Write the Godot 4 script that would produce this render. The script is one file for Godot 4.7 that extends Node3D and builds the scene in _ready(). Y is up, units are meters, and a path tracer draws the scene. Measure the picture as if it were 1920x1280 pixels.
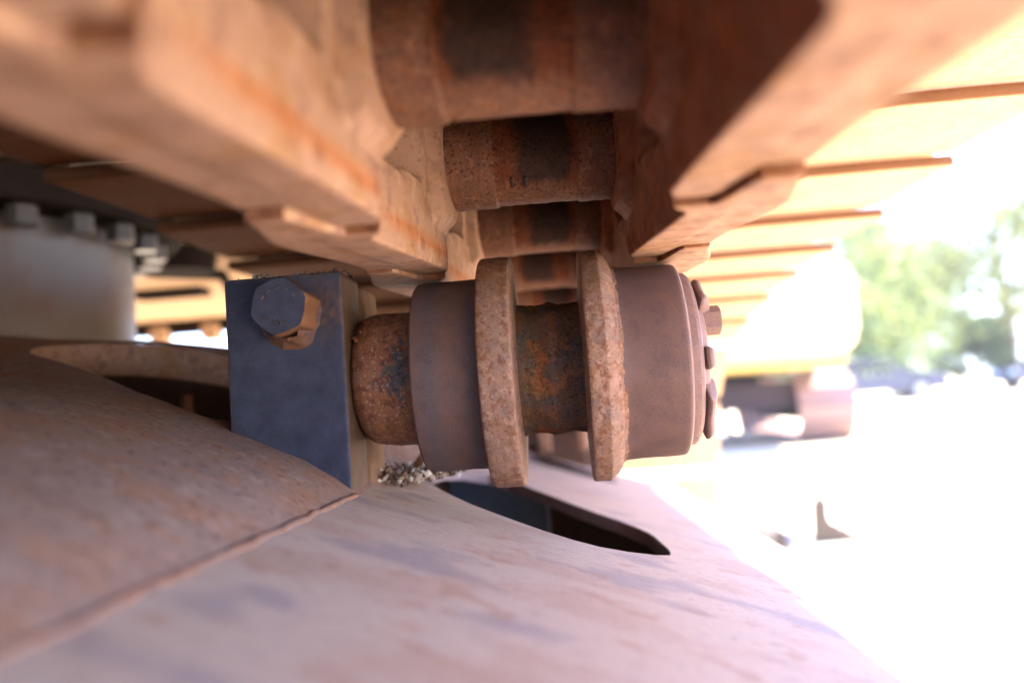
extends Node3D

# ------------------------------------------------------------------ mesh builder
class Shape:
	var v := PackedVector3Array()
	var i := PackedInt32Array()
	var c := PackedColorArray()

	func vert(p: Vector3, col := Color.WHITE) -> int:
		v.append(p)
		c.append(col)
		return v.size() - 1

	func tri(a: int, b: int, d: int) -> void:
		i.append(a); i.append(b); i.append(d)

	func quad(a: int, b: int, d: int, e: int) -> void:
		tri(a, b, d); tri(a, d, e)

	func join(o: Shape, t := Transform3D.IDENTITY) -> void:
		var at := v.size()
		for p in o.v:
			v.append(t * p)
		c.append_array(o.c)
		for k in o.i:
			i.append(k + at)

	# turns the faces so that a closed shape looks outwards (Godot: clockwise from outside)
	func outward() -> Shape:
		var vol := 0.0
		for k in range(0, i.size(), 3):
			vol += v[i[k]].dot(v[i[k + 1]].cross(v[i[k + 2]]))
		if vol > 0.0:
			flip()
		return self

	func flip() -> Shape:
		for k in range(0, i.size(), 3):
			var t := i[k + 1]
			i[k + 1] = i[k + 2]
			i[k + 2] = t
		return self

	func mesh(crease := 40.0, paint = null) -> ArrayMesh:
		var ids := {}
		var weld := PackedInt32Array()
		weld.resize(v.size())
		for k in v.size():
			var key := Vector3i((v[k] * 40000.0).round())
			if not ids.has(key):
				ids[key] = ids.size()
			weld[k] = ids[key]
		var around := []
		around.resize(ids.size())
		for k in around.size():
			around[k] = PackedInt32Array()
		var n := i.size() / 3
		var area := PackedVector3Array()
		var unit := PackedVector3Array()
		area.resize(n)
		unit.resize(n)
		for f in n:
			var a := v[i[3 * f]]
			var cr := (v[i[3 * f + 2]] - a).cross(v[i[3 * f + 1]] - a)
			area[f] = cr
			unit[f] = cr.normalized()
			for q in 3:
				var w := weld[i[3 * f + q]]
				var list: PackedInt32Array = around[w]
				list.append(f)
				around[w] = list
		var lim := cos(deg_to_rad(crease))
		var pv := PackedVector3Array()
		var pn := PackedVector3Array()
		var pc := PackedColorArray()
		for f in n:
			if area[f].length_squared() < 1e-24:
				continue
			for q in 3:
				var k := i[3 * f + q]
				var s := Vector3.ZERO
				var u := unit[f]
				for g in around[weld[k]]:
					if unit[g].dot(u) > lim:
						s += area[g]
				s = s.normalized() if s.length_squared() > 1e-24 else u
				pv.append(v[k])
				pn.append(s)
				pc.append(paint.call(v[k], s) if paint != null else c[k])
		var arr := []
		arr.resize(Mesh.ARRAY_MAX)
		arr[Mesh.ARRAY_VERTEX] = pv
		arr[Mesh.ARRAY_NORMAL] = pn
		arr[Mesh.ARRAY_COLOR] = pc
		var m := ArrayMesh.new()
		m.add_surface_from_arrays(Mesh.PRIMITIVE_TRIANGLES, arr)
		return m


func lines(h: float, r: float, n: int) -> PackedFloat32Array:
	var l := PackedFloat32Array([-h, -h + r * 0.35])
	for k in n + 1:
		l.append(lerpf(-h + r, h - r, float(k) / n))
	l.append(h - r * 0.35)
	l.append(h)
	return l

# a block with rounded edges, cut into a grid and bent by deform
func block(half: Vector3, r: float, nx := 1, ny := 1, nz := 1, deform = null) -> Shape:
	var s := Shape.new()
	var l := [lines(half.x, r, nx), lines(half.y, r, ny), lines(half.z, r, nz)]
	var inner := half - Vector3.ONE * r
	for axis in 3:
		var a: PackedFloat32Array = l[(axis + 1) % 3]
		var b: PackedFloat32Array = l[(axis + 2) % 3]
		for side in [-1.0, 1.0]:
			var at := s.v.size()
			for x in a:
				for y in b:
					var p := Vector3.ZERO
					p[axis] = half[axis] * side
					p[(axis + 1) % 3] = x
					p[(axis + 2) % 3] = y
					var q := p.clamp(-inner, inner)
					var d := p - q
					if d.length_squared() > 1e-16:
						p = q + d.normalized() * r
					s.vert(deform.call(p) if deform != null else p)
			var w := b.size()
			for m in a.size() - 1:
				for k in w - 1:
					var o := at + m * w + k
					if side > 0.0:
						s.quad(o, o + 1, o + w + 1, o + w)
					else:
						s.quad(o, o + w, o + w + 1, o + 1)
	return s.outward()

func box(lo: Vector3, hi: Vector3, r := 0.004, n := Vector3i.ONE) -> Shape:
	var s := block((hi - lo) * 0.5, r, n.x, n.y, n.z)
	for k in s.v.size():
		s.v[k] += (hi + lo) * 0.5
	return s

# turned about the X axis: profile points (x, r)
func lathe(prof: PackedVector2Array, segs: int, wob = null, at := Vector3.ZERO) -> Shape:
	var s := Shape.new()
	for p in prof:
		for k in segs:
			var a := TAU * k / segs
			var rr := p.y
			var xx := p.x
			if wob != null:
				rr += wob.call(p.x, a, p.y)
			s.vert(at + Vector3(xx, cos(a) * rr, sin(a) * rr))
	for m in prof.size() - 1:
		for k in segs:
			var o := m * segs + k
			var e := m * segs + (k + 1) % segs
			s.quad(o, e, e + segs, o + segs)
	return s.outward()

func refine(prof: PackedVector2Array, step: float) -> PackedVector2Array:
	var out := PackedVector2Array([prof[0]])
	for k in range(1, prof.size()):
		var n := maxi(1, int(ceil(prof[k].distance_to(prof[k - 1]) / step)))
		for j in range(1, n + 1):
			out.append(prof[k - 1].lerp(prof[k], float(j) / n))
	return out

# a polygon in XY pushed from z0 to z1
func prism(poly: PackedVector2Array, z0: float, z1: float) -> Shape:
	var s := Shape.new()
	var n := poly.size()
	for z in [z0, z1]:
		for p in poly:
			s.vert(Vector3(p.x, p.y, z))
	var t := Geometry2D.triangulate_polygon(poly)
	for k in range(0, t.size(), 3):
		s.tri(t[k], t[k + 1], t[k + 2])
		s.tri(n + t[k], n + t[k + 2], n + t[k + 1])
	var cw := Geometry2D.is_polygon_clockwise(poly)
	var area := 0.0
	for k in n:
		area += poly[k].cross(poly[(k + 1) % n])
	for k in n:
		var e := (k + 1) % n
		s.quad(k, e, n + e, n + k)
	# faces of caps and walls must agree: rebuild by outward test of each face from the middle of the slab
	var m := Shape.new()
	m.v = s.v
	m.c = s.c
	for k in range(0, s.i.size(), 3):
		var a := s.i[k]
		var b := s.i[k + 1]
		var d := s.i[k + 2]
		var nn := (s.v[d] - s.v[a]).cross(s.v[b] - s.v[a])
		var want := Vector3.ZERO
		if absf(nn.z) > 0.99 * nn.length():
			want = Vector3(0, 0, signf(s.v[a].z - (z0 + z1) * 0.5))
		else:
			var p2 := Vector2(s.v[a].x, s.v[a].y)
			var q2 := Vector2(s.v[b].x, s.v[b].y)
			if p2.distance_to(q2) < 1e-7:
				q2 = Vector2(s.v[d].x, s.v[d].y)
			var mid := (p2 + q2) * 0.5
			var nrm := Vector2(nn.x, nn.y).normalized()
			want = Vector3(nrm.x, nrm.y, 0) * (-1.0 if Geometry2D.is_point_in_polygon(mid + nrm * 1e-4, poly) else 1.0)
		if nn.dot(want) >= 0.0:
			m.tri(a, b, d)
		else:
			m.tri(a, d, b)
	return m

func hexagon(r: float, turn := 0.0, n := 6) -> PackedVector2Array:
	var p := PackedVector2Array()
	for k in n:
		p.append(Vector2.from_angle(turn + TAU * k / n) * r)
	return p

# hexagonal head: axis along +Z from z = 0, chamfered on its face
func hex_head(r: float, depth: float, turn: float) -> Shape:
	var s := Shape.new()
	var seg := 48
	var rings := [[0.0, 1.0, 0.0], [depth * 0.93, 1.0, 0.0], [depth, 0.95, 0.35], [depth * 1.0, 0.5, 1.0], [depth * 0.985, 0.02, 1.0]]
	for g in rings:
		for k in seg:
			var a := TAU * k / seg
			var local := fposmod(a - turn, PI / 3.0) - PI / 6.0
			var hexr := r * cos(PI / 6.0) / cos(local)
			var rr: float = lerpf(hexr, r * 0.94, g[2]) * g[1]
			rr = minf(rr, hexr)
			s.vert(Vector3(cos(a) * rr, sin(a) * rr, g[0]))
	for m in rings.size() - 1:
		for k in seg:
			var o := m * seg + k
			var e := m * seg + (k + 1) % seg
			s.quad(o, e, e + seg, o + seg)
	return s.outward()

func tube(pts: PackedVector3Array, r: float, segs := 10, lump := 0.0, rng: RandomNumberGenerator = null) -> Shape:
	var s := Shape.new()
	var up := Vector3.UP
	for k in pts.size():
		var d := (pts[mini(k + 1, pts.size() - 1)] - pts[maxi(k - 1, 0)]).normalized()
		var x := d.cross(up if absf(d.y) < 0.9 else Vector3.RIGHT).normalized()
		var y := x.cross(d)
		var rr := r * (1.0 + (rng.randf_range(-lump, lump) if rng else 0.0))
		for q in segs:
			var a := TAU * q / segs
			s.vert(pts[k] + (x * cos(a) + y * sin(a)) * rr)
	for m in pts.size() - 1:
		for q in segs:
			var o := m * segs + q
			var e := m * segs + (q + 1) % segs
			s.quad(o, e, e + segs, o + segs)
	for end in [0, pts.size() - 1]:
		var mid := s.vert(pts[end])
		for q in segs:
			var o: int = end * segs + q
			var e: int = end * segs + (q + 1) % segs
			if end == 0:
				s.tri(mid, e, o)
			else:
				s.tri(mid, o, e)
	return s.outward()

# small angular lump
func lump(rng: RandomNumberGenerator, at: Vector3, size: Vector3) -> Shape:
	var s := Shape.new()
	var dirs := [Vector3.UP, Vector3.DOWN, Vector3.LEFT, Vector3.RIGHT, Vector3.FORWARD, Vector3.BACK]
	var turn := Basis.from_euler(Vector3(rng.randf() * TAU, rng.randf() * TAU, rng.randf() * TAU))
	for d in dirs:
		s.vert(at + turn * (d * size * rng.randf_range(0.6, 1.2)))
	for f in [[0, 2, 4], [0, 4, 3], [0, 3, 5], [0, 5, 2], [1, 4, 2], [1, 3, 4], [1, 5, 3], [1, 2, 5]]:
		s.tri(f[0], f[1], f[2])
	var vol := 0.0
	for k in range(0, s.i.size(), 3):
		vol += (s.v[s.i[k]] - at).dot((s.v[s.i[k + 1]] - at).cross(s.v[s.i[k + 2]] - at))
	return s.flip() if vol > 0.0 else s

# ------------------------------------------------------------------ nodes
var names := {}

func numbered(called: String) -> String:
	var n: int = names.get(called, 0)
	names[called] = n + 1
	return called if n == 0 else "%s_%03d" % [called, n]

func thing(called: String, label: String, category: String, at := Vector3.ZERO, group := "") -> Node3D:
	var o := Node3D.new()
	o.name = numbered(called)
	add_child(o, true)
	o.position = at
	return tag(o, label, category, group)

func tag(o: Node3D, label: String, category: String, group := "") -> Node3D:
	o.set_meta("label", label)
	o.set_meta("category", category)
	if group:
		o.set_meta("group", group)
	return o

func put(called: String, m: Mesh, mat: Material, parent: Node3D = self) -> MeshInstance3D:
	var o := MeshInstance3D.new()
	o.name = numbered(called) if parent == self else called
	o.mesh = m
	o.material_override = mat
	parent.add_child(o, true)
	return o

func struct(called: String, m: Mesh, mat: Material) -> MeshInstance3D:
	var o := put(called, m, mat)
	o.set_meta("kind", "structure")
	return o

# ------------------------------------------------------------------ textures and materials
func noise_bytes(noise_seed: int, freq: float, oct := 4, side := 512) -> PackedByteArray:
	var n := FastNoiseLite.new()
	n.seed = noise_seed
	n.noise_type = FastNoiseLite.TYPE_SIMPLEX_SMOOTH
	n.frequency = freq
	n.fractal_octaves = oct
	var im := n.get_seamless_image(side, side, false, false, 0.12)
	im.convert(Image.FORMAT_L8)
	return im.get_data()

# layers: [frequency, octaves, low, high, colour, amount, depth]; returns [albedo, height]
func paint_maps(noise_seed: int, base: Color, layers: Array, grain: float, rough := 0.25, side := 512) -> Array:
	var fine := noise_bytes(noise_seed + 77, 0.32, 2, side)
	var mid := noise_bytes(noise_seed + 78, 0.08, 3, side)
	var n := side * side
	var r := PackedFloat32Array()
	var g := PackedFloat32Array()
	var b := PackedFloat32Array()
	var h := PackedFloat32Array()
	r.resize(n); g.resize(n); b.resize(n); h.resize(n)
	r.fill(base.r); g.fill(base.g); b.fill(base.b); h.fill(0.5)
	for q in layers.size():
		var l: Array = layers[q]
		var m := noise_bytes(noise_seed + 11 * q, l[0], l[1], side)
		var lut := PackedFloat32Array()
		for k in 256:
			lut.append(smoothstep(l[2], l[3], k / 255.0) * l[5])
		var cr: float = l[4].r
		var cg: float = l[4].g
		var cb: float = l[4].b
		var dep: float = l[6]
		for k in n:
			var t := lut[m[k]]
			if t > 0.0:
				r[k] += (cr - r[k]) * t
				g[k] += (cg - g[k]) * t
				b[k] += (cb - b[k]) * t
				h[k] += dep * t
	var col := PackedByteArray()
	var hh := PackedByteArray()
	col.resize(n * 3)
	hh.resize(n)
	for k in n:
		var f := 1.0 + grain * ((fine[k] - 128) / 128.0 + 0.6 * (mid[k] - 128) / 128.0)
		col[3 * k] = clampi(int(r[k] * f * 255.0), 0, 255)
		col[3 * k + 1] = clampi(int(g[k] * f * 255.0), 0, 255)
		col[3 * k + 2] = clampi(int(b[k] * f * 255.0), 0, 255)
		hh[k] = clampi(int((h[k] + rough * ((fine[k] - 128) / 255.0 + (mid[k] - 128) / 255.0)) * 255.0), 0, 255)
	var a := ImageTexture.create_from_image(Image.create_from_data(side, side, false, Image.FORMAT_RGB8, col))
	var ht := ImageTexture.create_from_image(Image.create_from_data(side, side, false, Image.FORMAT_L8, hh))
	return [a, ht]

func surface(called: String, maps: Array, tile: float, bump_cm: float, roughness: float, metallic := 0.0, spec := 0.4) -> StandardMaterial3D:
	var m := StandardMaterial3D.new()
	m.resource_name = called
	m.albedo_texture = maps[0]
	m.heightmap_enabled = bump_cm > 0.0
	if bump_cm > 0.0:
		m.heightmap_texture = maps[1]
		m.heightmap_scale = bump_cm
	m.uv1_triplanar = true
	m.uv1_triplanar_sharpness = 4.0
	m.uv1_scale = Vector3.ONE / tile
	m.roughness = roughness
	m.metallic = metallic
	m.metallic_specular = spec
	m.vertex_color_use_as_albedo = true
	return m

func plain(called: String, col: Color, roughness := 0.7, metallic := 0.0) -> StandardMaterial3D:
	var m := StandardMaterial3D.new()
	m.resource_name = called
	m.albedo_color = col
	m.roughness = roughness
	m.metallic = metallic
	m.vertex_color_use_as_albedo = true
	return m

var mats := {}
var wear := FastNoiseLite.new()

func make_materials() -> void:
	wear.seed = 5
	wear.noise_type = FastNoiseLite.TYPE_SIMPLEX_SMOOTH
	wear.fractal_octaves = 4
	wear.frequency = 1.0
	# dusty forged steel of the track links
	var link := paint_maps(3, Color(0.60, 0.48, 0.405), [
		[0.010, 4, 0.48, 0.80, Color(0.57, 0.43, 0.31), 0.7, 0.0],
		[0.02, 4, 0.60, 0.80, Color(0.44, 0.33, 0.29), 0.5, -0.06],
		[0.03, 4, 0.62, 0.80, Color(0.70, 0.59, 0.49), 0.5, 0.05],
		[0.05, 4, 0.70, 0.80, Color(0.40, 0.26, 0.20), 0.45, -0.15]], 0.05, 0.12)
	mats.link = surface("dusty forged steel", link, 0.23, 0.015, 0.75, 0.0, 0.2)
	# pitted bushing and inner faces
	var pit := paint_maps(21, Color(0.44, 0.33, 0.275), [
		[0.012, 4, 0.48, 0.76, Color(0.50, 0.34, 0.23), 0.6, 0.0],
		[0.045, 4, 0.66, 0.74, Color(0.25, 0.15, 0.12), 0.75, -0.2],
		[0.03, 5, 0.62, 0.78, Color(0.60, 0.49, 0.43), 0.5, 0.1]], 0.12, 0.25)
	mats.pit = surface("pitted rusty steel", pit, 0.09, 0.05, 0.75, 0.0, 0.2)
	mats.bushing = surface("bushing steel", pit, 0.07, 0.03, 0.62, 0.0, 0.3)
	# flanges: orange rust, grey scale, light flecks
	var fl := paint_maps(41, Color(0.55, 0.46, 0.415), [
		[0.009, 5, 0.42, 0.76, Color(0.51, 0.40, 0.325), 0.8, 0.0],
		[0.013, 5, 0.52, 0.74, Color(0.47, 0.41, 0.40), 0.6, -0.05],
		[0.030, 5, 0.62, 0.74, Color(0.44, 0.27, 0.19), 0.5, -0.12],
		[0.022, 6, 0.62, 0.74, Color(0.68, 0.58, 0.53), 0.5, 0.10],
		[0.07, 4, 0.70, 0.78, Color(0.27, 0.18, 0.15), 0.5, -0.22]], 0.14, 0.3)
	mats.flange = surface("scaly rusted flange", fl, 0.085, 0.045, 0.75, 0.0, 0.2)
	# treads: fine grained brown grey
	var td := paint_maps(61, Color(0.46, 0.375, 0.36), [
		[0.008, 4, 0.45, 0.80, Color(0.42, 0.345, 0.345), 0.7, 0.0],
		[0.012, 4, 0.55, 0.85, Color(0.50, 0.395, 0.34), 0.5, 0.0],
		[0.16, 2, 0.74, 0.84, Color(0.66, 0.58, 0.54), 0.4, 0.1],
		[0.12, 2, 0.76, 0.86, Color(0.26, 0.20, 0.19), 0.5, -0.15]], 0.10, 0.25)
	mats.tread = surface("worn tread steel", td, 0.075, 0.02, 0.58, 0.0, 0.3)
	# middle barrel
	var br := paint_maps(81, Color(0.32, 0.24, 0.19), [
		[0.009, 5, 0.48, 0.70, Color(0.26, 0.24, 0.25), 0.75, 0.0],
		[0.013, 6, 0.56, 0.74, Color(0.46, 0.29, 0.17), 0.7, 0.05],
		[0.05, 4, 0.66, 0.76, Color(0.19, 0.12, 0.09), 0.6, -0.2],
		[0.1, 2, 0.74, 0.80, Color(0.52, 0.42, 0.33), 0.5, 0.1]], 0.18, 0.35)
	mats.barrel = surface("dark rusted barrel", br, 0.11, 0.04, 0.66, 0.0, 0.25)
	# collar: rust with chipped blue paint
	var cl := paint_maps(101, Color(0.46, 0.32, 0.25), [
		[0.010, 5, 0.45, 0.70, Color(0.48, 0.32, 0.21), 0.8, 0.0],
		[0.02, 5, 0.58, 0.72, Color(0.32, 0.19, 0.14), 0.7, -0.12],
		[0.05, 5, 0.68, 0.75, Color(0.70, 0.62, 0.57), 0.5, 0.15]], 0.15, 0.3)
	mats.collar = surface("rusted collar", cl, 0.09, 0.04, 0.6, 0.0, 0.4)
	# neutral orange peel for paint: colour comes from the vertices
	var pt := paint_maps(121, Color(0.90, 0.90, 0.90), [
		[0.10, 3, 0.70, 0.76, Color(1.0, 0.93, 0.86), 0.6, 0.15],
		[0.012, 4, 0.5, 0.8, Color(0.80, 0.80, 0.82), 0.5, 0.1],
		[0.02, 5, 0.66, 0.72, Color(0.85, 0.85, 0.85), 0.3, -0.4]], 0.05, 0.22)
	mats.paint = surface("brushed on paint", pt, 0.11, 0.03, 0.45, 0.0, 0.4)
	# shoes: dusty tan
	var sh := paint_maps(141, Color(0.72, 0.625, 0.525), [
		[0.010, 4, 0.5, 0.8, Color(0.69, 0.58, 0.475), 0.6, 0.0],
		[0.03, 5, 0.64, 0.80, Color(0.60, 0.45, 0.33), 0.4, -0.06],
		[0.10, 3, 0.72, 0.80, Color(0.46, 0.32, 0.23), 0.4, -0.15]], 0.05, 0.25)
	mats.shoe = surface("dusty track shoe", sh, 0.14, 0.03, 0.85, 0.0, 0.08)
	# frame plate: brown grey with long rubs
	var fr := paint_maps(161, Color(0.72, 0.63, 0.56), [
		[0.006, 4, 0.45, 0.80, Color(0.68, 0.56, 0.48), 0.7, 0.0],
		[0.006, 5, 0.60, 0.84, Color(0.52, 0.48, 0.485), 0.5, -0.05],
		[0.016, 5, 0.70, 0.84, Color(0.63, 0.46, 0.35), 0.4, -0.05],
		[0.09, 4, 0.68, 0.80, Color(0.58, 0.48, 0.43), 0.35, 0.1],
		[0.06, 4, 0.73, 0.82, Color(0.50, 0.40, 0.35), 0.25, -0.12]], 0.05, 0.2)
	mats.frame = surface("dusty frame plate", fr, 0.30, 0.02, 0.60, 0.0, 0.35)
	mats.frame.uv1_scale = Vector3(2.6, 4.0, 3.6)
	var lg := paint_maps(171, Color(0.52, 0.43, 0.385), [
		[0.006, 4, 0.45, 0.78, Color(0.54, 0.40, 0.32), 0.8, 0.0],
		[0.010, 5, 0.62, 0.84, Color(0.44, 0.375, 0.365), 0.5, -0.05],
		[0.014, 5, 0.60, 0.80, Color(0.55, 0.38, 0.27), 0.5, -0.05],
		[0.03, 5, 0.66, 0.76, Color(0.62, 0.54, 0.50), 0.5, 0.08],
		[0.06, 4, 0.70, 0.78, Color(0.33, 0.23, 0.19), 0.6, -0.2]], 0.09, 0.3)
	mats.leg = surface("rusty frame leg", lg, 0.24, 0.04, 0.66, 0.0, 0.25)
	var gd := paint_maps(181, Color(0.82, 0.745, 0.635), [
		[0.02, 4, 0.5, 0.7, Color(0.74, 0.66, 0.56), 0.6, 0.0],
		[0.12, 3, 0.68, 0.74, Color(0.50, 0.43, 0.36), 0.7, 0.2]], 0.10, 0.4)
	mats.ground = surface("pale packed dirt", gd, 2.5, 0.6, 0.95, 0.0, 0.2)
	mats.dirt = surface("loose dirt", pt, 0.02, 0.03, 0.95, 0.0, 0.2)
	mats.matt = surface("matt dark paint", pt, 0.11, 0.03, 0.9, 0.0, 0.1)
	mats.bracket = surface("brushed bracket paint", pt, 0.11, 0.035, 0.62, 0.0, 0.22)
	mats.glass = plain("car glass", Color(0.05, 0.06, 0.07), 0.08)
	mats.bark = surface("tree bark", br, 0.6, 1.0, 0.9)
	var lf := StandardMaterial3D.new()
	lf.resource_name = "tree leaves"
	lf.vertex_color_use_as_albedo = true
	lf.roughness = 0.6
	lf.backlight_enabled = true
	lf.backlight = Color(0.7, 0.7, 0.7)
	mats.leaf = lf

# ------------------------------------------------------------------ the frame below the roller
func drop(z: float) -> float:
	return 0.033 * maxf(0.0, -z - 0.53)

func plate_y(x: float, z: float) -> float:
	var y := 0.752 - 0.32 * (x + 0.12) - drop(z) + 0.0012 * exp(-(pow((x + 0.124) / 0.016, 2.0) + pow((z + 0.585) / 0.03, 2.0)))
	return y

func curve(xs: Array, ys: Array, x: float) -> float:
	if x <= xs[0]:
		return ys[0]
	for k in range(1, xs.size()):
		if x <= xs[k]:
			var a: float = xs[k - 1]
			var b: float = xs[k]
			return lerpf(ys[k - 1], ys[k], (x - a) / (b - a))
	return ys[ys.size() - 1]

var leg_x := [-1.3, -0.75, -0.6, -0.485, -0.40, -0.32, -0.26, -0.2, -0.16, -0.12, 0.0]
var leg_h := [0.955, 0.885, 0.862, 0.846, 0.839, 0.826, 0.812, 0.789, 0.771, 0.750, 0.68]

func leg_y(x: float, z: float) -> float:
	var s := 0.0
	for k in [-0.02, 0.0, 0.02]:
		s += curve(leg_x, leg_h, x + k)
	return s / 3.0 + 0.16 * maxf(0.0, -z - 0.55)

func leg_top(x: float, z: float) -> float:
	var e := smoothstep(-0.155, -0.122, x)
	var bump := 0.0012 * wear.get_noise_3d(x * 40.0, z * 25.0, 3.0) * smoothstep(-0.22, -0.14, x)
	return leg_y(x, z) + 0.007 - 0.007 * e * e + bump

func smooth_loop(p: PackedVector2Array, times := 2) -> PackedVector2Array:
	for t in times:
		var q := PackedVector2Array()
		for k in p.size():
			var a := p[k]
			var b := p[(k + 1) % p.size()]
			q.append(a.lerp(b, 0.25))
			q.append(a.lerp(b, 0.75))
		p = q
	return p

# a sheet over the XZ plane with holes whose rims show the thickness of the plate
func sheet(x0: float, x1: float, z0: float, z1: float, cell: float, height: Callable, holes: Array, thick: float) -> Array:
	var s := Shape.new()
	var nx := int(ceil((x1 - x0) / cell))
	var nz := int(ceil((z1 - z0) / cell))
	for a in nx:
		for b in nz:
			var xa := lerpf(x0, x1, float(a) / nx)
			var xb := lerpf(x0, x1, float(a + 1) / nx)
			var za := lerpf(z0, z1, float(b) / nz)
			var zb := lerpf(z0, z1, float(b + 1) / nz)
			var polys := [PackedVector2Array([Vector2(xa, za), Vector2(xb, za), Vector2(xb, zb), Vector2(xa, zb)])]
			for hole in holes:
				var box2: Rect2 = hole[1]
				if not box2.intersects(Rect2(xa, za, xb - xa, zb - za)):
					continue
				var next := []
				for p in polys:
					next.append_array(Geometry2D.clip_polygons(p, hole[0]))
				polys = next
			for p in polys:
				var t := Geometry2D.triangulate_polygon(p)
				var at := s.v.size()
				for q in p:
					s.vert(Vector3(q.x, height.call(q.x, q.y), q.y))
				for k in range(0, t.size(), 3):
					var nn := (s.v[at + t[k + 2]] - s.v[at + t[k]]).cross(s.v[at + t[k + 1]] - s.v[at + t[k]])
					if nn.y > 0.0:
						s.tri(at + t[k], at + t[k + 1], at + t[k + 2])
					else:
						s.tri(at + t[k], at + t[k + 2], at + t[k + 1])
	var rims := []
	for hole in holes:
		var rim := Shape.new()
		var loop: PackedVector2Array = hole[0]
		var n := loop.size()
		var mid := Vector2.ZERO
		for q in loop:
			mid += q / n
		for row in 4:
			var dy: float = [0.0, -0.0015, -thick * 0.5, -thick][row]
			var grow: float = [0.0, 0.0012, 0.0012, 0.0012][row]
			for q in loop:
				var w := q + (mid - q).normalized() * grow
				rim.vert(Vector3(w.x, height.call(q.x, q.y) + dy, w.y))
		for row in 3:
			for k in n:
				var o := row * n + k
				var e := row * n + (k + 1) % n
				rim.quad(o, e, e + n, o + n)
		# the rim faces the middle of the hole
		var f0 := (rim.v[rim.i[2 + 6 * n]] - rim.v[rim.i[6 * n]]).cross(rim.v[rim.i[1 + 6 * n]] - rim.v[rim.i[6 * n]])
		var here := rim.v[rim.i[6 * n]]
		if f0.dot(Vector3(mid.x - here.x, 0, mid.y - here.z)) < 0.0:
			rim.flip()
		rims.append(rim)
	return [s, rims]

func hole_of(p: PackedVector2Array, times := 2) -> Array:
	var l := smooth_loop(p, times)
	var r := Rect2(l[0], Vector2.ZERO)
	for q in l:
		r = r.expand(q)
	return [l, r]

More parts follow.
